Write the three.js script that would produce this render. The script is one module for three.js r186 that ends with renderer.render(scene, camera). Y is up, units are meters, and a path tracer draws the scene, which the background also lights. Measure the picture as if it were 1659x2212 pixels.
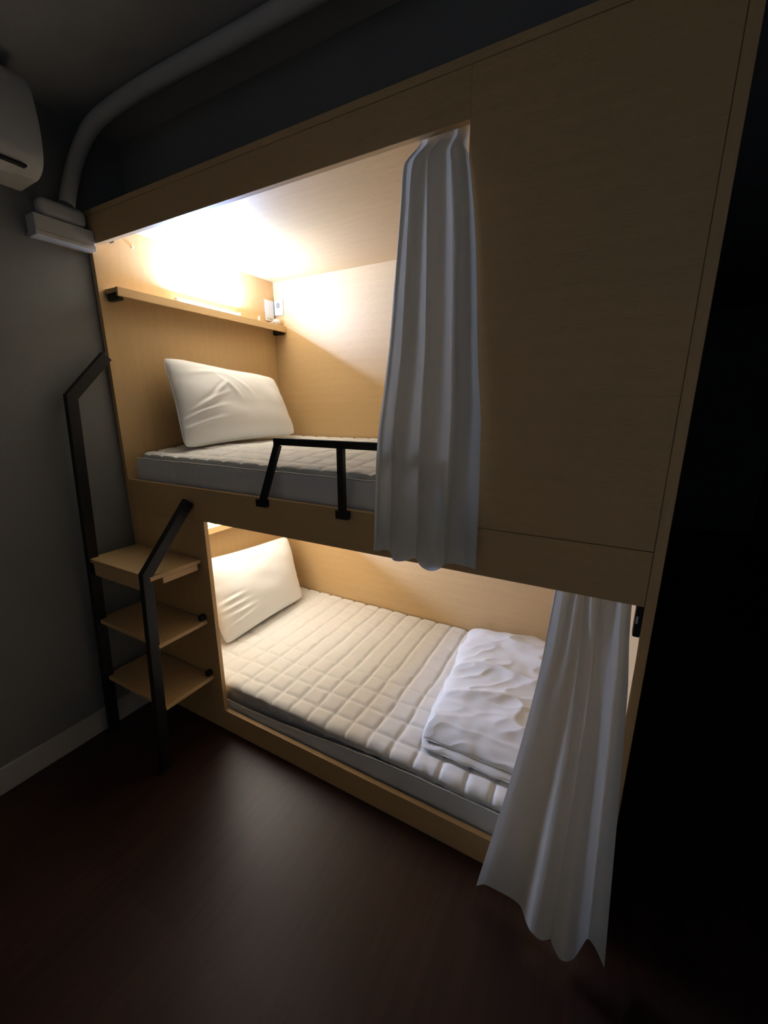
import * as THREE from 'three';
import { RoundedBoxGeometry } from 'three/addons/geometries/RoundedBoxGeometry.js';
import { mergeGeometries } from 'three/addons/utils/BufferGeometryUtils.js';
import { ImprovedNoise } from 'three/addons/math/ImprovedNoise.js';
import { RectAreaLightUniformsLib } from 'three/addons/lights/RectAreaLightUniformsLib.js';

// ---------------------------------------------------------------- camera, exposure, lamps
const scene = new THREE.Scene();
scene.background = new THREE.Color(0, 0, 0);
const FOCAL = 889;                                   // pixels of a 1659 x 2212 frame
const camera = new THREE.PerspectiveCamera(2 * Math.atan(1106 / FOCAL) * 180 / Math.PI, 1659 / 2212, 0.02, 30);
camera.position.set(0, 1.5097, 1.09);
camera.rotation.order = 'YXZ';
camera.rotation.set(-14.45 * Math.PI / 180, 28.7 * Math.PI / 180, 0);
scene.add(camera);
const renderer = new THREE.WebGLRenderer({ antialias: true });
renderer.toneMapping = THREE.LinearToneMapping;
renderer.toneMappingExposure = 1.0;
renderer.shadowMap.enabled = true;
renderer.shadowMap.type = THREE.PCFSoftShadowMap;
RectAreaLightUniformsLib.init();
const LAMP_COLOR = new THREE.Color().setRGB(0.80, 1.20, 2.2);
const LAMP_UPPER = 740, LAMP_LOWER = 880;            // nits of the two shelf lamps

// ---------------------------------------------------------------- helpers
const noise = new ImprovedNoise();
const N3 = (x, y, z) => noise.noise(x, y, z);
let seed = 7;
const rnd = () => { seed = (seed * 1664525 + 1013904223) % 4294967296; return seed / 4294967296; };
const clamp = (x, a, b) => Math.min(b, Math.max(a, x));
const lerp = (a, b, t) => a + (b - a) * t;
const smooth = (a, b, x) => { const t = clamp((x - a) / (b - a), 0, 1); return t * t * (3 - 2 * t); };
const curve1 = (pts) => (t) => {                     // piecewise smooth interpolation of [t, value] pairs
  if (t <= pts[0][0]) return pts[0][1];
  for (let i = 1; i < pts.length; i++) if (t <= pts[i][0]) {
    const p0 = pts[Math.max(0, i - 2)], p1 = pts[i - 1], p2 = pts[i], p3 = pts[Math.min(pts.length - 1, i + 1)];
    const h = p2[0] - p1[0], s = (t - p1[0]) / h;
    const m1 = (p2[1] - p0[1]) / Math.max(1e-6, p2[0] - p0[0]) * h, m2 = (p3[1] - p1[1]) / Math.max(1e-6, p3[0] - p1[0]) * h;
    return (2 * s ** 3 - 3 * s * s + 1) * p1[1] + (s ** 3 - 2 * s * s + s) * m1 + (-2 * s ** 3 + 3 * s * s) * p2[1] + (s ** 3 - s * s) * m2;
  }
  return pts[pts.length - 1][1];
};
const taken = {};
function numbered(name) {
  const n = taken[name] = (taken[name] ?? -1) + 1;
  return n ? name + '_' + String(n).padStart(3, '0') : name;
}
function add(o, parent) { o.castShadow = true; o.receiveShadow = true; parent.add(o); return o; }
function part(name, geometry, material, parent, label) {
  const m = new THREE.Mesh(Array.isArray(geometry) ? mergeGeometries(geometry.map((g) => g.index ? g.toNonIndexed() : g)) : geometry, material);
  m.name = name;
  if (label) m.userData.label = label;
  return add(m, parent);
}
function thing(name, label, category, [x, y, z] = [0, 0, 0], group) {
  const g = new THREE.Group(); g.name = numbered(name); g.position.set(x, y, z);
  g.userData = { label, category }; if (group) g.userData.group = group;
  scene.add(g); return g;
}
function solo(name, geometry, material, label, category, group) {
  const m = part(numbered(name), geometry, material, scene);
  m.userData = { label, category }; if (group) m.userData.group = group;
  return m;
}
function structure(name, geometry, material, label, category) {
  const m = part(name, geometry, material, scene);
  m.userData = { kind: 'structure', label, category };
  return m;
}
// box between two corners, uv in metres with u running along axis "grain"
function boardUV(g, grain, min, du = 0, dv = 0) {
  const p = g.attributes.position, n = g.attributes.normal, uv = g.attributes.uv;
  for (let i = 0; i < p.count; i++) {
    const P = [p.getX(i), p.getY(i), p.getZ(i)], A = [Math.abs(n.getX(i)), Math.abs(n.getY(i)), Math.abs(n.getZ(i))];
    const face = A[0] > A[1] && A[0] > A[2] ? 0 : A[1] > A[2] ? 1 : 2;
    const others = [0, 1, 2].filter((a) => a !== face);
    const ua = others.includes(grain) ? grain : others[0], va = others.find((a) => a !== ua);
    uv.setXY(i, P[ua] - min[ua] + du, P[va] - min[va] + dv);
  }
  return g;
}
let boardCount = 0;
function box(x0, x1, y0, y1, z0, z1, grain = 0, r = 0.0012) {
  const w = x1 - x0, h = y1 - y0, d = z1 - z0;
  const g = r ? new RoundedBoxGeometry(w, h, d, 2, Math.min(r, w / 2.2, h / 2.2, d / 2.2)) : new THREE.BoxGeometry(w, h, d);
  g.translate((x0 + x1) / 2, (y0 + y1) / 2, (z0 + z1) / 2);
  boardCount++;
  return boardUV(g, grain, [x0, y0, z0], (boardCount * 0.37) % 0.3, (boardCount * 0.23) % 0.12);
}
// square-section bar swept along a polyline in a plane x = const, mitred at the bends
function barAlong(points, x0, x1, width) {
  const n = points.length, L = [], R = [];
  for (let i = 0; i < n; i++) {
    const p = new THREE.Vector2(...points[i]);
    const a = i > 0 ? p.clone().sub(new THREE.Vector2(...points[i - 1])).normalize() : null;
    const b = i < n - 1 ? new THREE.Vector2(...points[i + 1]).sub(p).normalize() : null;
    const t = (a && b) ? a.clone().add(b).normalize() : (a || b);
    const nor = new THREE.Vector2(-t.y, t.x);
    const k = (a && b) ? 1 / Math.max(0.3, t.dot(a)) : 1;
    L.push(p.clone().addScaledVector(nor, width / 2 * k)); R.push(p.clone().addScaledVector(nor, -width / 2 * k));
  }
  const s = new THREE.Shape([...L, ...R.reverse()]);
  const g = new THREE.ExtrudeGeometry(s, { depth: x1 - x0 - 0.004, bevelEnabled: true, bevelSize: 0.002, bevelThickness: 0.002, bevelSegments: 2, bevelOffset: -0.002 });
  // shape is in (z, y): turn so shape-x -> world z, extrude -> world x
  g.applyMatrix4(new THREE.Matrix4().set(0, 0, 1, x0 + 0.002, 0, 1, 0, 0, -1, 0, 0, 0, 0, 0, 0, 1));
  return g;
}
function sheet(nu, nv, f, close = false) {           // parametric surface f(u, v) -> [x, y, z]
  const pos = [], uv = [], idx = [];
  for (let j = 0; j <= nv; j++) for (let i = 0; i <= nu; i++) {
    const u = i / nu, v = j / nv; pos.push(...f(u, v)); uv.push(u, v);
  }
  for (let j = 0; j < nv; j++) for (let i = 0; i < nu; i++) {
    const a = j * (nu + 1) + i, b = a + 1, c = a + nu + 1, d = c + 1;
    idx.push(a, c, b, b, c, d);
  }
  const g = new THREE.BufferGeometry();
  g.setAttribute('position', new THREE.Float32BufferAttribute(pos, 3));
  g.setAttribute('uv', new THREE.Float32BufferAttribute(uv, 2));
  g.setIndex(idx); g.computeVertexNormals();
  return g;
}
function cyl(a, b, r, seg = 20) {
  const A = new THREE.Vector3(...a), B = new THREE.Vector3(...b), d = B.clone().sub(A);
  const g = new THREE.CylinderGeometry(r, r, d.length(), seg);
  g.applyQuaternion(new THREE.Quaternion().setFromUnitVectors(new THREE.Vector3(0, 1, 0), d.normalize()));
  g.translate(...A.add(B).multiplyScalar(0.5).toArray());
  return g;
}
function tube(pts, r, seg = 60, rad = 12) {
  return new THREE.TubeGeometry(new THREE.CatmullRomCurve3(pts.map((p) => new THREE.Vector3(...p)), false, 'centripetal'), seg, r, rad);
}
function texture(w, h, f, sizeU, sizeV, srgb = true) { // f(u, v) -> [r, g, b] 0..1, tile of sizeU x sizeV metres
  const d = new Uint8Array(w * h * 4);
  for (let j = 0; j < h; j++) for (let i = 0; i < w; i++) {
    const c = f(i / w * sizeU, j / h * sizeV), k = (j * w + i) * 4;
    for (let a = 0; a < 3; a++) d[k + a] = clamp(c[a], 0, 1) * 255;
    d[k + 3] = 255;
  }
  const t = new THREE.DataTexture(d, w, h);
  t.wrapS = t.wrapT = THREE.RepeatWrapping; t.magFilter = THREE.LinearFilter; t.minFilter = THREE.LinearMipmapLinearFilter; t.generateMipmaps = true;
  t.repeat.set(1 / sizeU, 1 / sizeV);
  if (srgb) t.colorSpace = THREE.SRGBColorSpace;
  t.needsUpdate = true;
  return t;
}

// ---------------------------------------------------------------- materials
const woodMap = texture(2048, 1024, (u, v) => {
  const warp = N3(u * 1.3, v * 2, 3.1) * 0.02;
  const cathedral = Math.sin((v + warp + 0.012 * N3(u * 2.2, v * 7, 9)) * 130) * 0.5 + 0.5;
  const streak = N3(u * 5, v * 150, 1.7) * 0.5 + N3(u * 11, v * 420, 4.4) * 0.5;
  const fleck = Math.max(0, N3(u * 38, v * 520, 7.3) - 0.25);
  const cloud = N3(u * 1.7, v * 4, 12.5);
  const k = 1 + 0.028 * streak + 0.010 * (cathedral - 0.5) + 0.035 * cloud - 0.16 * fleck;
  return [0.845 * k, 0.70 * k * (1 - 0.01 * cloud), 0.495 * k * (1 - 0.03 * cloud)];
}, 2.4, 1.2);
const woodRough = texture(1024, 512, (u, v) => { const k = 0.56 + 0.06 * N3(u * 6, v * 120, 2.2) + 0.04 * N3(u * 2, v * 2, 8); return [k, k, k]; }, 2.4, 1.2, false);
const M = {};
M.wood = new THREE.MeshStandardMaterial({ map: woodMap, roughnessMap: woodRough, roughness: 1.0 });
const floorMap = texture(2048, 1024, (u, v) => {
  const streak = N3(u * 3, v * 60, 1.7) * 0.6 + N3(u * 9, v * 240, 4.4) * 0.4;
  const cloud = N3(u * 1.1, v * 5, 12.5), board = N3(Math.floor(v / 0.12) * 3.7, 2.2, 5.1);
  const k = 1 + 0.22 * streak + 0.14 * cloud + 0.10 * board;
  return [0.225 * k, 0.145 * k, 0.118 * k];
}, 3, 1.44);
M.floor = new THREE.MeshPhysicalMaterial({ map: floorMap, roughness: 0.38, specularIntensity: 0.75 });
const plasterBump = texture(512, 512, (u, v) => { const k = 0.5 + 0.25 * N3(u * 60, v * 60, 1) + 0.2 * N3(u * 170, v * 170, 5); return [k, k, k]; }, 0.6, 0.6, false);
M.wall = new THREE.MeshStandardMaterial({ color: 0x868683, roughness: 0.9, bumpMap: plasterBump, bumpScale: 0.0006 });
M.ceiling = new THREE.MeshStandardMaterial({ color: 0xaaa9a6, roughness: 0.95, bumpMap: plasterBump, bumpScale: 0.0006 });
M.farWall = new THREE.MeshStandardMaterial({ color: 0xe6e0d0, roughness: 0.9, bumpMap: plasterBump, bumpScale: 0.0006 });
M.baseboard = new THREE.MeshStandardMaterial({ color: 0xb9b7b0, roughness: 0.55 });
M.black = new THREE.MeshStandardMaterial({ color: 0x17181b, roughness: 0.5, metalness: 0.2 });
M.rubber = new THREE.MeshStandardMaterial({ color: 0x0d0d0d, roughness: 0.9 });
const weave = texture(512, 512, (u, v) => {
  const k = 0.5 + 0.2 * Math.sin(u * 2 * Math.PI / 0.0011) * Math.sin(v * 2 * Math.PI / 0.0011) + 0.25 * N3(u * 300, v * 300, 2); return [k, k, k];
}, 0.0352, 0.0352, false);
M.sheetCloth = new THREE.MeshStandardMaterial({ color: 0xefede8, roughness: 0.95 });
M.skirtCloth = new THREE.MeshStandardMaterial({ color: 0xe8e7e4, roughness: 0.95 });
M.pillow = new THREE.MeshStandardMaterial({ color: 0xf3f2ef, roughness: 0.92 });
M.duvet = new THREE.MeshStandardMaterial({ color: 0xefeeea, roughness: 0.92 });
M.thread = new THREE.MeshStandardMaterial({ color: 0xd6d2c8, roughness: 0.95 });
M.curtain = new THREE.MeshPhysicalMaterial({ color: 0xe0ded6, roughness: 1.0, transmission: 0.18, thickness: 0, side: THREE.DoubleSide });
M.plastic = new THREE.MeshStandardMaterial({ color: 0xdcdcd8, roughness: 0.4 });
M.acPlastic = new THREE.MeshStandardMaterial({ color: 0xc4c2bb, roughness: 0.45 });
M.pipeWrap = new THREE.MeshStandardMaterial({ color: 0xc2c0ba, roughness: 0.8 });
M.slot = new THREE.MeshStandardMaterial({ color: 0x141414, roughness: 0.8 });
M.socket = new THREE.MeshStandardMaterial({ color: 0x8a8378, roughness: 0.6 });
M.cream = new THREE.MeshStandardMaterial({ color: 0xe8d8b8, roughness: 0.6 });
M.steel = new THREE.MeshStandardMaterial({ color: 0xc8c4bc, roughness: 0.35, metalness: 0.9 });
M.glow = new THREE.MeshStandardMaterial({ color: 0xffffff, roughness: 0.4, emissive: new THREE.Color().setRGB(0.9, 1.0, 1.1), emissiveIntensity: 8 });

// ---------------------------------------------------------------- room
const XW = -1.985, CEIL = 2.58, XR = 1.6, ZF = 1.62, ZBK = -1.16, ZP = -5.2;   // left wall, ceiling, right wall, wall behind the viewer, wall behind the bunk, far end of the passage beside it
structure('floor', box(XW - 0.1, XR + 0.1, -0.1, 0, ZP - 0.1, ZF + 0.1, 2, 0), M.floor, 'dark reddish brown wood floor in front of the bunk', 'floor');
structure('ceiling', box(XW - 0.1, XR + 0.1, CEIL, CEIL + 0.1, ZP - 0.1, ZF + 0.1, 0, 0), M.ceiling, 'plain painted ceiling above the bunk', 'ceiling');
structure('wall_left', box(XW - 0.1, XW, 0, CEIL, ZBK, ZF, 2, 0), M.wall, 'grey painted wall carrying the air conditioner', 'wall');
structure('wall_back', box(XW - 0.1, 0.138, 0, CEIL, ZBK - 0.1, ZBK, 0, 0), M.wall, 'grey painted wall behind the bunk', 'wall');
structure('wall_passage', box(0.038, 0.138, 0, CEIL, ZP, ZBK - 0.1, 2, 0), M.wall, 'grey painted wall along the unlit passage past the bunk', 'wall');
structure('wall_end', box(0.038, XR + 0.1, 0, CEIL, ZP - 0.1, ZP, 0, 0), M.wall, 'grey painted wall at the far end of the unlit passage', 'wall');
structure('wall_right', box(XR, XR + 0.1, 0, CEIL, ZP, ZF, 2, 0), M.wall, 'grey painted wall beyond the right end of the bunk', 'wall');
structure('wall_front', box(XW - 0.1, XR + 0.1, 0, CEIL, ZF, ZF + 0.1, 0, 0), M.farWall, 'grey painted wall facing the bunk', 'wall');
structure('trim_1', box(XW, 0.14, 2.272, CEIL, -0.22, -0.19, 0, 0), M.wall, 'painted filler wall between bunk top and ceiling', 'wall');
structure('baseboard_left', box(XW, XW + 0.014, 0, 0.111, 0.0, ZF, 2, 0.003), M.baseboard, 'pale skirting board along the grey wall', 'baseboard');

// ---------------------------------------------------------------- bunk carcass
const XL = -1.957, XRI = 0.117, XRO = 0.14, ZI = -1.049, T = 0.02;
const RAIL0 = 1.041, RAIL1 = 1.18, HEAD0 = 2.145, TOP0 = 2.248, TOP1 = 2.268, SILL = 0.111, XPANEL = -1.458, XOPEN = -0.372;
const bunk = thing('capsule_bunk', 'built-in two-level birch veneer capsule bunk with an open upper and lower berth', 'bunk bed');
part('end_panel', box(XL - 0.024, XL, 0, TOP0, ZI, 0, 1), M.wood, bunk);
part('end_panel', box(XRI, XRO, 0, TOP0, ZI, 0, 1), M.wood, bunk);
part('back_panel', box(XL, XRI, 0, TOP0, ZI - 0.02, ZI, 0), M.wood, bunk);
part('top_board', box(XL - 0.024, XRO, TOP0, TOP1, ZI - 0.02, 0, 0), M.wood, bunk);
part('header_board', box(XL, XOPEN, HEAD0, TOP0 - 0.0015, -T, 0, 0), M.wood, bunk);
part('front_panel', box(XOPEN, XRI - 0.001, RAIL1 + 0.0015, TOP0 - 0.0015, -T, 0, 0), M.wood, bunk, 'large closed birch panel beside the upper curtain');
part('front_rail', box(XL, XRI - 0.001, RAIL0, RAIL1, -T, 0, 0), M.wood, bunk);
part('ladder_side_panel', box(XL, XPANEL, 0, RAIL0 - 0.001, -T, 0, 1), M.wood, bunk);
part('sill_board', box(XPANEL, XRI - 0.001, 0, SILL, -T, 0, 0), M.wood, bunk);
part('berth_deck', box(XL, XRI, 1.115, 1.15, ZI, -T - 0.001, 0), M.wood, bunk);
part('berth_deck', box(XL, XRI, 0.03, 0.06, ZI, -T - 0.001, 0), M.wood, bunk);
for (const z of [-0.159, -0.479]) {
  const prof = [[0, 0.004], [0.004, 0.004], [0.0065, 0.0028], [0.0075, 0]].map((p) => new THREE.Vector2(...p));
  const g = new THREE.LatheGeometry(prof, 16); g.rotateZ(-Math.PI / 2); g.translate(XL, 2.188 - 0.0, z * 1.09);
  part('screw_cap', g, M.cream, bunk);
}

// ---------------------------------------------------------------- mattresses
function mattress(label, top, base, x0, x1, z0, z1, sd, sag, drop) {
  const t = thing('mattress', label, 'mattress', [(x0 + x1) / 2, base, (z0 + z1) / 2]);
  const ox = -(x0 + x1) / 2, oz = -(z0 + z1) / 2, H = top - base, pitch = 0.098, Rr = 0.04;
  const quiltHeight = (x, z) => {
    const wx = x + 0.010 * N3(x * 4, z * 5, sd), wz = z + 0.008 * N3(x * 5, z * 4, sd + 5);
    const gx = Math.abs(((wx - x0 + 0.03) / pitch) % 1 - 0.5) * 2, gz = Math.abs(((z1 - wz + 0.012) / pitch) % 1 - 0.5) * 2;   // 1 on a stitch line
    const seam = Math.max(Math.exp(-((1 - gx) ** 2) / 0.02), 0.85 * Math.exp(-((1 - gz) ** 2) / 0.02) * smooth(-0.62, -0.36, z));
    const puff = (1 - gx ** 4) * (1 - 0.7 * gz ** 4);
    const rum = N3(x * 9, z * 7, sd + 2) * 0.5 + N3(x * 22, z * 16, sd + 3) * 0.32 + N3(x * 46, z * 30, sd + 8) * 0.16;
    return 0.0055 * puff - 0.0055 * seam + 0.0065 * rum - sag * smooth(-0.35, -0.03, z);
  };
  const NU = 300, NV = 170;
  // top skin: flat field that rolls over the front edge (v = 0 front seam, v = 1 back)
  const f = (u, v) => {
    const x = lerp(x0, x1, u);
    const dp = drop(x), len = (z1 - z0) + 0.02 + dp;
    const s = v * len - dp;                           // distance from where the front edge starts to roll
    let z, y, roll = Rr * Math.PI / 2;
    if (s < 0) { z = z1; y = H - Rr + s; }
    else if (s < roll) { const a = s / Rr; z = z1 - Rr + Rr * Math.cos(a); y = H - Rr + Rr * Math.sin(a); }
    else { z = z1 - Rr - (s - roll); y = H; }
    z = Math.max(z, z0);
    const h = s < roll ? quiltHeight(x, z1 + (roll - s) - Rr) + 0.006 * N3(x * 30, s * 8, sd + 4) * smooth(roll * 1.0, 0, s) : quiltHeight(x, z);
    const endRoll = 0.03 * (smooth(0.03, 0, x - x0) + smooth(0.03, 0, x1 - x));
    return [x + ox, y + h * smooth(0, roll * 0.8, s) - endRoll, z + oz + h * (1 - smooth(0, roll, s)) * 0.9];
  };
  const g = sheet(NU, NV, f);
  part('quilted_pad', g, M.sheetCloth, t);
  // side skirt: a soft wall under the seam, loosely gathered, closed at back and ends
  const y1 = H - Rr + 0.003;
  const side = sheet(260, 12, (u, v) => {
    const x = lerp(x0, x1, u), yt = y1 - drop(x), y = lerp(0.002, yt, 1 - v);
    const b = 0.010 * Math.sin(Math.PI * clamp((yt - y) / yt, 0, 1)) + 0.004 * N3(x * 10, y * 9, sd + 1) + 0.0025 * N3(x * 34, y * 8, sd + 6);
    return [x + ox, y, z1 + oz + b - 0.004];
  });
  const wallBack = box(x0 + ox, x1 + ox, 0.001, y1 - 0.01, z0 + oz, z1 + oz - 0.03, 0, 0.01);
  const skirt = part('side_skirt', [side, wallBack], M.skirtCloth, t);
  const edge = []; for (let i = 0; i <= 80; i++) { const x = lerp(x0 + 0.01, x1 - 0.01, i / 80); edge.push([x + ox, y1 - drop(x) - 0.001 + 0.003 * N3(x * 14, 1, sd), z1 + oz + 0.0015 + 0.002 * N3(x * 10, 2, sd)]); }
  part('edge_piping', tube(edge, 0.0028, 240, 6), M.thread, skirt);
  return t;
}
mattress('mattress with a quilted cream pad in the upper berth behind the black guard rail', 1.318, 1.15, XL + 0.034, XRI - 0.008, ZI + 0.006, -0.034, 3.3, 0.022, () => 0.004);
mattress('mattress with a quilted cream pad in the lower berth above the floor', 0.232, 0.06, XL + 0.008, XRI - 0.008, ZI + 0.006, -0.036, 11.7, 0.006, (x) => 0.055 * (1 - smooth(-1.35, -0.45, x)));

// ---------------------------------------------------------------- pillows
function pillow(label, TL, TR, BR, BL, thick, sd, folds) {
  const creases = (u, v) => {                           // short soft folds: [u, v, angle, length, width, height]
    let h = 0;
    for (const [cu, cv, a, l, w, k] of folds) {
      const du = (u - cu) * 1.5, dv = v - cv, al = du * Math.cos(a) + dv * Math.sin(a), ac = -du * Math.sin(a) + dv * Math.cos(a) + 0.10 * al * al;
      h += k * Math.exp(-((al / l) ** 2)) * (Math.exp(-((ac / w) ** 2)) - 0.55 * Math.exp(-(((ac - 1.6 * w) / w) ** 2)));
    }
    return h;
  };
  const c = [0, 1, 2].map((k) => (TL[k] + TR[k] + BR[k] + BL[k]) / 4);
  const lowest = Math.min(BL[1], BR[1]);
  const org = [c[0], lowest, c[2]];
  const t = thing('pillow', label, 'pillow', org);
  const V = (p) => new THREE.Vector3(...p), tl = V(TL), tr = V(TR), br = V(BR), bl = V(BL);
  const nrm = tr.clone().add(br).sub(tl).sub(bl).cross(tl.clone().add(tr).sub(bl).sub(br)).normalize();
  if (nrm.x < 0) nrm.negate();
  const pos = (u, v, side) => {                        // u, v in -1..1
    const pu = 1 - 0.055 * (1 - v * v) ** 1, pv = 1 - 0.05 * (1 - u * u);   // edges pulled in between the corners
    const rc = 1 - 0.05 * Math.pow(u * u * v * v, 4);      // corners slightly blunted
    const q = 0.5 + 0.5 * u * rc * (0.985 - 0.045 * (1 - Math.abs(v) ** 2)), r = 0.5 + 0.5 * v * pv * rc;
    const P = tl.clone().lerp(tr, q).lerp(bl.clone().lerp(br, q), 1 - r);
    let h = Math.pow(Math.max(0, 1 - Math.abs(u) ** 2.8), 0.55) * Math.pow(Math.max(0, 1 - Math.abs(v) ** 2.4), 0.55);
    const e = 1 - h;
    const w = N3(u * 1.6 + 0.6 * v, v * 1.9, sd) * 0.010 + creases(u, v) * 0.011 + N3(u * 3.2 - v * 2.2, v * 5, sd + 4) * 0.004 * e + N3(u * 6, v * 6, sd + 7) * 0.0022 * e;
    const ridge = 0;
    const soft = Math.min(1, h * 6);
    P.addScaledVector(nrm, side * (thick / 2 * h + 0.002) + (side > 0 ? 1 : 0.5) * (w + ridge * 0.7) * soft);
    return [P.x - org[0], P.y - org[1], P.z - org[2]];
  };
  const n = 110;
  const ease = (a) => Math.sin((a * 2 - 1) * Math.PI / 2 * 0.985) / Math.sin(Math.PI / 2 * 0.985);
  const front = sheet(n, n, (a, b) => pos(ease(a), ease(1 - b), 1));
  const back = sheet(n, n, (a, b) => pos(ease(1 - a), ease(1 - b), -1));
  const pc = part('pillowcase', [front, back], M.pillow, t);
  const rim = [];
  for (let i = 0; i <= 40; i++) rim.push(pos(-1 + i / 20, -1, 0)); for (let i = 1; i <= 30; i++) rim.push(pos(1, -1 + i / 15, 0));
  for (let i = 1; i <= 40; i++) rim.push(pos(1 - i / 20, 1, 0)); for (let i = 1; i <= 30; i++) rim.push(pos(-1, 1 - i / 15, 0));
  part('edge_seam', tube(rim, 0.0026, 400, 6), M.pillow, pc);
}
pillow('plump white pillow leaning in the upper berth under the lit shelf', [-1.90, 1.735, -0.20], [-1.855, 1.672, -0.90], [-1.675, 1.346, -0.87], [-1.70, 1.320, -0.118], 0.20, 2.1,
  [[-0.72, -0.35, 0.25, 0.35, 0.045, 1], [-0.70, -0.58, 0.15, 0.32, 0.05, 0.9], [-0.62, -0.12, 0.45, 0.35, 0.05, 0.9], [-0.45, 0.12, 0.75, 0.30, 0.045, 0.8], [-0.25, 0.25, -0.95, 0.28, 0.05, 0.7], [-0.1, 0.45, -0.8, 0.35, 0.06, 0.6], [-0.5, 0.62, 0.1, 0.4, 0.06, 0.5], [0.72, 0.15, -1.1, 0.35, 0.05, 0.6]]);
pillow('cream white pillow propped up in the lower berth beside the ladder', [-1.885, 0.70, -0.215], [-1.862, 0.655, -0.945], [-1.715, 0.25, -0.90], [-1.712, 0.243, -0.235], 0.17, 6.4,
  [[-0.72, -0.05, 0.12, 0.28, 0.04, 0.8], [-0.70, -0.22, 0.08, 0.30, 0.04, 0.9], [-0.66, -0.40, 0.05, 0.32, 0.045, 0.9], [-0.62, -0.58, 0.15, 0.30, 0.045, 0.8], [0.1, 0.78, 0.1, 0.4, 0.06, 0.4]]);

// ---------------------------------------------------------------- folded duvet
{
  const leftEdge = curve1([[-1.03, -0.585], [-0.93, -0.583], [-0.5, -0.545], [-0.2, -0.522], [-0.12, -0.500]]);
  const slab = (y0, H, lx, rx, zf, zb, sd, amp) => {
    const pos = (s, t, top) => {                       // s, t in -1..1
      const z = lerp(zb, zf, (t + 1) / 2);
      const xl = leftEdge(z) + lx + 0.02 * N3(z * 7, sd, 1), x = lerp(xl, rx, (s + 1) / 2);
      const prof = Math.pow(Math.max(0, 1 - Math.abs(s) ** 3.2), 0.42) * Math.pow(Math.max(0, 1 - Math.abs(t) ** 5), 0.42);
      const back = smooth(0.2, -0.9, t);
      const h = H * (1 + 0.45 * back);
      const fx = x * 0.8 - z * 0.6, fz = x * 0.35 + z * 0.94;
      const rdg = (a) => Math.pow(1 - Math.min(1, Math.abs(a) * 1.9), 2.2);
      const wr = 0.9 * (rdg(N3(fx * 2.6, fz * 5.5, sd + 2)) - 0.3) + 0.5 * (rdg(N3(fx * 7 + 3, fz * 15, sd + 5)) - 0.3) * (0.4 + N3(x * 3, z * 3, sd + 6)) + 0.12 * N3(x * 18, z * 22, sd + 8);
      const y = top > 0 ? y0 + h * prof + amp * wr * Math.min(1, prof * 3) : y0 + 0.002;
      const out = top > 0 ? 0.012 * N3(x * 12, z * 14, sd + 3) : 0;
      return [x + out * (1 - prof), Math.max(y0, y), z + out];
    };
    const e = (a) => Math.sin((a * 2 - 1) * Math.PI / 2);
    return [sheet(130, 170, (a, b) => pos(e(a), e(b), 1)), sheet(20, 24, (a, b) => pos(e(1 - a), e(b), -1))];
  };
  const duv = solo('duvet', [...slab(0.240, 0.030, -0.005, 0.085, -0.125, -1.025, 4.2, 0.014), ...slab(0.258, 0.062, 0.004, 0.08, -0.150, -1.028, 9.9, 0.024)], M.duvet,
    'rumpled white duvet folded at the foot of the lower berth', 'duvet');
}

// ---------------------------------------------------------------- curtain rods and curtains
function rod(x0, x1, y, z) {                            // fixed inside the bunk front: a part of the bunk
  const t = part('curtain_rod', cyl([x0, y, z], [x1, y, z], 0.006, 16), M.black, bunk, 'black curtain rod');
  for (const [x, s] of [[x0, 1], [x1, -1]]) part('end_socket', cyl([x, y, z], [x + s * 0.012, y, z], 0.011, 18), M.black, t);
  return t;
}
const upperRod = rod(XL, XOPEN, 2.186, -0.078);
part('support_clip', box(XOPEN - 0.018, XOPEN, 2.17, 2.2, -0.090, -T - 0.045), M.black, upperRod);
const lowerRod = rod(XPANEL, XRI, 1.072, -0.078);
part('end_bracket', box(0.1015, XRI, 0.957, 1.0405, -0.030, -0.002, 0, 0.003), M.black, lowerRod, 'black end bracket');
part('bracket_screw', box(0.1035, 0.1085, 0.994, 1.014, -0.0025, 0.0005, 0, 0.0012), M.plastic, lowerRod, 'small white screw cover');

const upL = curve1([[1.04, -0.612], [1.09, -0.611], [1.40, -0.594], [1.65, -0.561], [1.83, -0.548], [2.075, -0.527], [2.11, -0.515], [2.145, -0.512], [2.18, -0.512]]);
const upR = curve1([[1.04, -0.290], [1.094, -0.289], [1.46, -0.297], [1.616, -0.314], [1.92, -0.343], [2.07, -0.368], [2.09, -0.378], [2.145, -0.384], [2.18, -0.380]]);
const upZ = curve1([[1.04, 0.050], [1.2, 0.048], [1.45, 0.052], [1.8, 0.038], [2.02, 0.030], [2.075, 0.022], [2.105, 0.0], [2.145, -0.038], [2.19, -0.042]]);
function curtainMesh(opt) {
  return sheet(opt.nu ?? 220, opt.nv ?? 170, (u, v) => {
    const bottom = opt.bottom(u), y = lerp(opt.top, bottom, v);
    const d = (opt.top - y) / (opt.top - bottom);
    const [wx, wz] = opt.fold(u, d);
    const x = lerp(opt.left(y), opt.right(y), u) + wx, z = opt.z(y, u) + wz;
    return [x, y, z];
  });
}
const cloth = (u, d, f, ph, amp, sd) => {              // folds: f(u) phase; returns a rounded pleat wave
  const s = Math.sin(f + ph), k = Math.sign(s) * Math.pow(Math.abs(s), 0.75);
  return amp * k + 0.0035 * N3(u * 7, d * 3, sd) + 0.0012 * N3(u * 30, d * 9, sd + 2);
};
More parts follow.
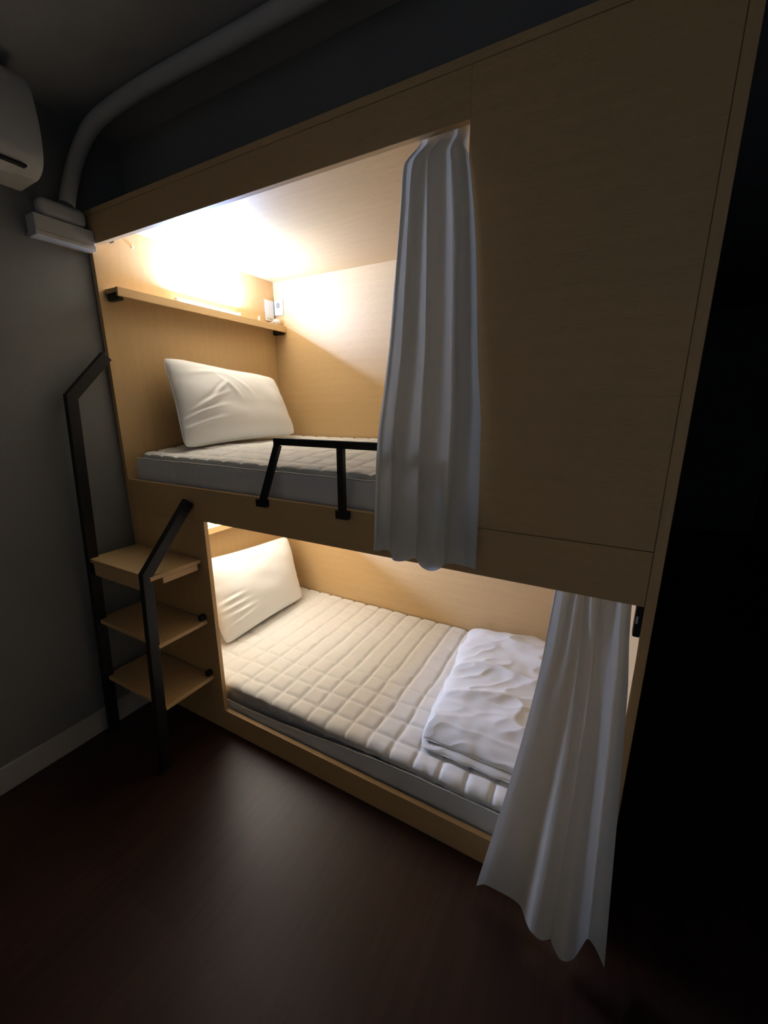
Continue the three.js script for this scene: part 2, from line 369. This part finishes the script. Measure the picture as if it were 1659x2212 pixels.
{
  const t = thing('curtain', 'white pleated curtain drawn aside at the upper berth, hanging over its rail', 'curtain', [-0.45, 1.05, 0.05]);
  const ph = (u, d) => { const w = u + 0.03 * Math.sin(d * 2.4 + u * 5); return 2 * Math.PI * (3.6 * w + 0.9 * w * (1 - w)); };
  const g = curtainMesh({
    top: 2.188, bottom: (u) => 1.072 + 0.010 * Math.sin(u * 17) - 0.014 * smooth(0.3, 0.5, u) + 0.022 * smooth(0.55, 0.9, u),
    left: upL, right: upR, z: (y) => upZ(y),
    fold: (u, d) => {
      const pinch = 1 - smooth(0.0, 0.13, d), A = lerp(0.020, 0.015, d) * (1 - 0.55 * pinch);
      const w = cloth(u, d, ph(u, d), 0.4, A, 3.1);
      const sideways = -0.011 * Math.cos(ph(u, d) + 0.4) * Math.sin(Math.PI * clamp(u, 0, 1)) * (1 - 0.3 * d);
      const inner = -0.022 * smooth(0.07, 0, u) * smooth(0.03, 0.2, d);
      return [sideways, w + inner];
    },
  });
  g.translate(0.45, -1.05, -0.05);
  part('fabric', g, M.curtain, t);
}
const loL = curve1([[0.0, -0.212], [0.06, -0.205], [0.50, -0.135], [0.82, -0.097], [1.04, -0.087], [1.08, -0.087]]);
const loR = curve1([[0.0, 0.152], [0.06, 0.150], [0.25, 0.140], [0.55, 0.124], [0.83, 0.108], [0.95, 0.0965], [1.04, 0.092], [1.08, 0.092]]);
const loZ = curve1([[0.0, 0.128], [0.06, 0.122], [0.3, 0.092], [0.6, 0.060], [0.9, 0.014], [0.98, -0.016], [1.04, -0.040], [1.08, -0.042]]);
{
  const t = thing('curtain', 'long white curtain at the lower berth flaring out over the floor', 'curtain', [-0.03, 0.0, 0.12]);
  const hem = curve1([[0, -0.012], [0.07, -0.030], [0.2, -0.026], [0.38, -0.012], [0.43, 0.012], [0.47, 0.034], [0.53, 0.040], [0.58, 0.024], [0.61, 0.012], [0.645, 0.030], [0.70, 0.050], [0.75, 0.036], [0.80, -0.004], [0.86, -0.030], [0.93, -0.018], [1, 0.022]]);
  const pull = curve1([[0, 0], [0.43, -0.010], [0.50, 0], [0.60, 0.008], [0.63, -0.006], [0.70, 0], [0.79, 0.012], [0.9, 0], [1, 0]]);
  const head = (u) => 0.010 * Math.sin(u * 2 * Math.PI * 5.2 + 0.6);
  const g = curtainMesh({
    top: 1.066, bottom: (u) => 0.058 - 0.008 * Math.sin(u * 9.0 + 1.0),
    left: loL, right: loR, z: (y) => loZ(y),
    fold: (u, d) => {
      const uu = clamp(u + 0.02 * Math.sin(d * 3.0 + 1) * Math.sin(Math.PI * u), 0, 1);
      const k = Math.pow(smooth(0.0, 1.0, d) * 0.75 + 0.25 * d, 0.8);
      const crease = -0.012 * Math.exp(-(((u - (0.50 + 0.75 * (d - 0.05))) / 0.05) ** 2)) * smooth(0.0, 0.05, d) * smooth(0.22, 0.1, d);
      return [pull(uu) * k, hem(uu) * (0.18 + 0.82 * k) + head(u) * (1 - smooth(0, 0.35, d)) + crease + 0.003 * N3(u * 6, d * 4, 8.8)];
    },
  });
  g.translate(0.03, 0, -0.12);
  part('fabric', g, M.curtain, t);
}

// ---------------------------------------------------------------- guard rail
{
  const t = thing('guard_rail', 'short black steel guard rail clipped over the upper berth edge', 'guard rail', [-0.745, RAIL1, 0.012]);
  const b = 0.024, y1 = 0.224, bar = (p) => {
    const g = barAlong(p, -0.009, 0.009, b); g.applyMatrix4(new THREE.Matrix4().makeRotationY(Math.PI / 2)); return g;
  };
  // barAlong works in (z, y); turned a quarter so that its run lies along x
  part('top_bar', bar([[-0.275, y1 - b / 2], [0.275, y1 - b / 2]]), M.black, t);
  part('sloping_leg', bar([[-0.357, -0.02], [-0.262, y1 - b]]), M.black, t);
  part('sloping_leg', bar([[0.357, -0.02], [0.262, y1 - b]]), M.black, t);
  part('middle_post', bar([[0.0, -0.02], [0.0, y1 - b]]), M.black, t);
  for (const x of [-0.357, 0, 0.357]) part('clip_foot', box(x - 0.024, x + 0.024, -0.03, -0.002, -0.0115, 0.009, 0, 0.002), M.black, t);
}

// ---------------------------------------------------------------- ladder
{
  const t = thing('bunk_ladder', 'black steel and wood step ladder with handrails against the bunk front', 'ladder', [-1.72, 0, 0.13]);
  const ox = 1.72, oz = -0.13;
  const L = (pts, x) => { const g = barAlong(pts.map(([z, y]) => [-(z), y]), x - 0.014, x + 0.014, 0.042); g.translate(ox, 0, oz); return g; };
  const postA = part('handrail_post', L([[0.258, 0.012], [0.186, 1.545], [0.024, 1.715]], -1.935), M.black, t, 'tall black handrail post beside the wall');
  const postB = part('handrail_post', L([[0.280, 0.012], [0.236, 0.878], [0.018, 1.125]], -1.515), M.black, t, 'short black handrail post bent towards the bunk rail');
  for (const [x, z, post] of [[-1.935, 0.258, postA], [-1.515, 0.280, postB]]) part('rubber_foot', box(x - 0.017 + ox, x + 0.017 + ox, 0, 0.016, z - 0.024 + oz, z + 0.024 + oz, 0, 0.003), M.rubber, post);
  for (const [y, z] of [[0.868, 0.232], [0.578, 0.237], [0.292, 0.246]])
    part('tread', box(-1.945 + ox, -1.498 + ox, y - 0.018, y, 0.004 + oz, z + oz, 0, 0.003), M.wood, t);
  part('tread_fascia', box(-1.92 + ox, -1.53 + ox, 0.788, 0.849, 0.205 + oz, 0.223 + oz, 0, 0.002), M.wood, t);
  part('tread_cleat', box(-1.518 + ox, -1.502 + ox, 0.822, 0.849, 0.02 + oz, 0.179 + oz, 2, 0.002), M.wood, t);
  for (const y of [0.578, 0.292]) part('mounting_bracket', box(-1.53 + ox, -1.508 + ox, y, y + 0.024, 0.001 + oz, 0.03 + oz, 0, 0.004), M.black, t);
}

// ---------------------------------------------------------------- shelves with their lamps
function shelf(label, yTop) {
  const t = thing('wall_shelf', label, 'shelf', [XL, yTop, -0.53], 'narrow shelves at the head ends');
  const W = 0.08;
  const sb = part('shelf_board', box(0.001, W, -0.016, 0, ZI + 0.53 + 0.002, 0.505, 2), M.wood, t);
  part('front_lip', box(W, W + 0.012, -0.033, 0.002, ZI + 0.53 + 0.002, 0.505, 2), M.wood, sb);
  for (const z of [0.485, ZI + 0.53 + 0.012]) part('bracket', box(0.002, W - 0.004, -0.045, -0.017, z - 0.010, z + 0.012, 0, 0.002), M.black, t);
  return t;
}
shelf('narrow wooden shelf on the upper berth head wall carrying a lamp and plug', 1.986);
shelf('narrow wooden shelf on the lower berth head wall above the pillow', 0.862);
function lamp(label, y, zA, zB, nits, tilt) {
  const zc = (zA + zB) / 2, len = Math.abs(zB - zA);
  const t = thing('led_tube_lamp', label, 'lamp', [XL + 0.03, y, zc], 'shelf lamps');
  part('housing', box(-0.014, 0.014, 0.0005, 0.012, -len / 2, len / 2, 2, 0.003), M.plastic, t);
  const n = new THREE.Vector3(Math.sin(tilt), Math.cos(tilt), 0);
  const gl = new THREE.CapsuleGeometry(0.0085, len - 0.04, 8, 16); gl.rotateX(Math.PI / 2); gl.translate(0.001, 0.019, 0);
  part('glowing_tube', gl, M.glow, t, 'glowing white LED tube');
  for (const s of [-1, 1]) part('end_cap', box(-0.012, 0.012, 0.010, 0.030, s * (len / 2 - 0.008) - 0.008, s * (len / 2 - 0.008) + 0.008, 2, 0.003), M.plastic, t);
  const light = new THREE.RectAreaLight(LAMP_COLOR, nits, len - 0.03, 0.018);
  light.position.set(0.001, 0.019, 0).addScaledVector(n, 0.013);
  t.add(light);
  light.lookAt(light.getWorldPosition(new THREE.Vector3()).add(n));
  light.rotation.set(0, 0, 0);
  // a RectAreaLight shines along -z of its own frame: x along the tube, -z along n
  const xa = new THREE.Vector3(0, 0, 1), za = n.clone().negate(), ya = new THREE.Vector3().crossVectors(za, xa);
  light.quaternion.setFromRotationMatrix(new THREE.Matrix4().makeBasis(xa, ya, za));
  light.name = 'led_tube_light'; light.castShadow = true;
  return t;
}
lamp('glowing LED tube lamp lying on the upper berth shelf', 1.986, -0.335, -0.735, LAMP_UPPER, 0.7);
lamp('glowing LED tube lamp lying on the lower berth shelf above the pillow', 0.862, -0.255, -0.655, LAMP_LOWER, 0.85);

// ---------------------------------------------------------------- outlet, switch, plug and small things on the upper shelf
{
  const s = thing('switch_plate', 'white rocker switch plate on the head wall at the shelf end', 'switch', [XL, 2.078, -1.003]);
  const sp = part('plate', box(0.0005, 0.008, -0.06, 0.06, -0.037, 0.037, 1, 0.003), M.plastic, s);
  part('rocker', box(0.008, 0.0115, -0.045, 0.045, -0.022, 0.022, 1, 0.002), M.plastic, sp);
  const o = thing('wall_outlet', 'round-socket wall outlet on the back panel above the shelf end', 'outlet', [-1.913, 2.10, ZI]);
  const ring = (r0, r1, h) => { const g = new THREE.LatheGeometry([[r0, 0], [r0, h], [r1, h], [r1, 0]].map((p) => new THREE.Vector2(...p)), 28); g.rotateX(Math.PI / 2); return g; };
  const op = part('plate', box(-0.036, 0.034, -0.045, 0.045, 0.0005, 0.007, 1, 0.003), M.plastic, o);
  const rg = ring(0.017, 0.021, 0.004); rg.translate(0, 0.012, 0.007); part('socket_ring', rg, M.plastic, op);
  const dg = new THREE.CylinderGeometry(0.017, 0.017, 0.002, 28); dg.rotateX(Math.PI / 2); dg.translate(0, 0.012, 0.0075); part('socket_well', dg, M.socket, op);
  for (const x of [-0.0095, 0.0095]) { const h = new THREE.CylinderGeometry(0.0024, 0.0024, 0.002, 12); h.rotateX(Math.PI / 2); h.translate(x, 0.012, 0.009); part('socket_hole', h, M.steel, op); }
  const p = thing('charger_plug', 'white charger plug with a short cable lying at the shelf end', 'plug', [-1.905, 1.988, -1.0]);
  const body = new THREE.LatheGeometry([[0, 0], [0.015, 0], [0.018, 0.004], [0.018, 0.022], [0.013, 0.036], [0.006, 0.042], [0, 0.043]].map((q) => new THREE.Vector2(...q)), 24);
  body.rotateX(Math.PI / 2); body.translate(0.004, 0.022, -0.02); part('plug_body', body, M.plastic, p);
  part('cable', tube([[0.004, 0.022, 0.02], [0.012, 0.012, 0.04], [0.0, 0.004, 0.07], [-0.03, 0.004, 0.10], [-0.02, 0.004, 0.14]], 0.003, 50, 8), M.plastic, p);
  for (const x of [-0.003, 0.011]) part('pin', cyl([x, 0.022, -0.042], [x, 0.022, -0.02], 0.002, 10), M.steel, p);
  const k = thing('room_key_tag', 'tiny cream tag standing on the upper shelf beside the plug', 'tag', [-1.905, 1.986, -0.862]);
  const tg = new THREE.LatheGeometry([[0, 0], [0.009, 0], [0.010, 0.004], [0.006, 0.010], [0.0065, 0.026], [0.004, 0.034], [0, 0.036]].map((q) => new THREE.Vector2(...q)), 18);
  part('body', tg, M.cream, k);
  const ts = solo('paper_scrap', sheet(16, 12, (u, v) => [(u - 0.5) * 0.03, 0.006 + 0.007 * N3(u * 4, v * 4, 2.5), (v - 0.5) * 0.07]), M.plastic, 'crumpled white paper scrap on the upper shelf', 'paper');
  ts.position.set(-1.905, 1.986, -0.82);
}

// ---------------------------------------------------------------- air conditioner, pipe cover and pipe
{
  const t = thing('air_conditioner', 'white split air conditioner high on the grey wall', 'air conditioner', [XW, 2.25, 0.62]);
  const sh = new THREE.Shape();
  sh.moveTo(0, 0.02); sh.lineTo(0, 0.29); sh.lineTo(0.15, 0.29); sh.bezierCurveTo(0.19, 0.29, 0.205, 0.27, 0.212, 0.235);
  sh.bezierCurveTo(0.224, 0.17, 0.226, 0.12, 0.216, 0.07); sh.bezierCurveTo(0.208, 0.03, 0.185, 0.012, 0.15, 0.005); sh.lineTo(0.03, 0); sh.closePath();
  const g = new THREE.ExtrudeGeometry(sh, { depth: 0.80, bevelEnabled: true, bevelSize: 0.008, bevelThickness: 0.010, bevelSegments: 3, bevelOffset: -0.008, curveSegments: 20 });
  g.translate(0, 0, -0.40);
  part('casing', g, M.acPlastic, t);
  part('air_slot', box(0.17, 0.2015, 0.016, 0.023, -0.36, 0.40, 2, 0.001), M.slot, t);
  const lv = sheet(2, 24, (u, v) => { const a = lerp(0.05, 1.45, v); return [0.130 + 0.089 * Math.cos(a) * 1.0, 0.076 - 0.074 * Math.sin(a), lerp(-0.34, 0.40, u)]; });
  part('louver', lv, M.acPlastic, t);
}
{
  const t = thing('pipe_cover', 'grey plastic pipe cover under the air conditioner', 'pipe cover', [XW, 2.12, 0.1]);
  part('trunk', box(0, 0.062, 0.0, 0.068, -0.098, 0.105, 2, 0.004), M.acPlastic, t);
  part('coupling', box(0, 0.066, -0.006, 0.012, -0.098, 0.108, 2, 0.003), M.acPlastic, t);
  part('elbow_cover', box(0, 0.056, 0.072, 0.135, -0.085, 0.075, 2, 0.02), M.acPlastic, t);
}
solo('refrigerant_pipe', tube([[-1.945, 2.256, 0.075], [-1.945, 2.35, 0.045], [-1.92, 2.44, 0.018], [-1.84, 2.515, 0.0], [-1.70, 2.545, -0.01], [-1.5, 2.550, -0.01], [-1.0, 2.552, -0.025], [-0.3, 2.552, -0.03], [0.6, 2.552, -0.03], [1.59, 2.552, -0.03]], 0.026, 160, 16), M.pipeWrap,
  'wrapped pale pipe bending up from the pipe cover and along the ceiling', 'pipe');

renderer.render(scene, camera);
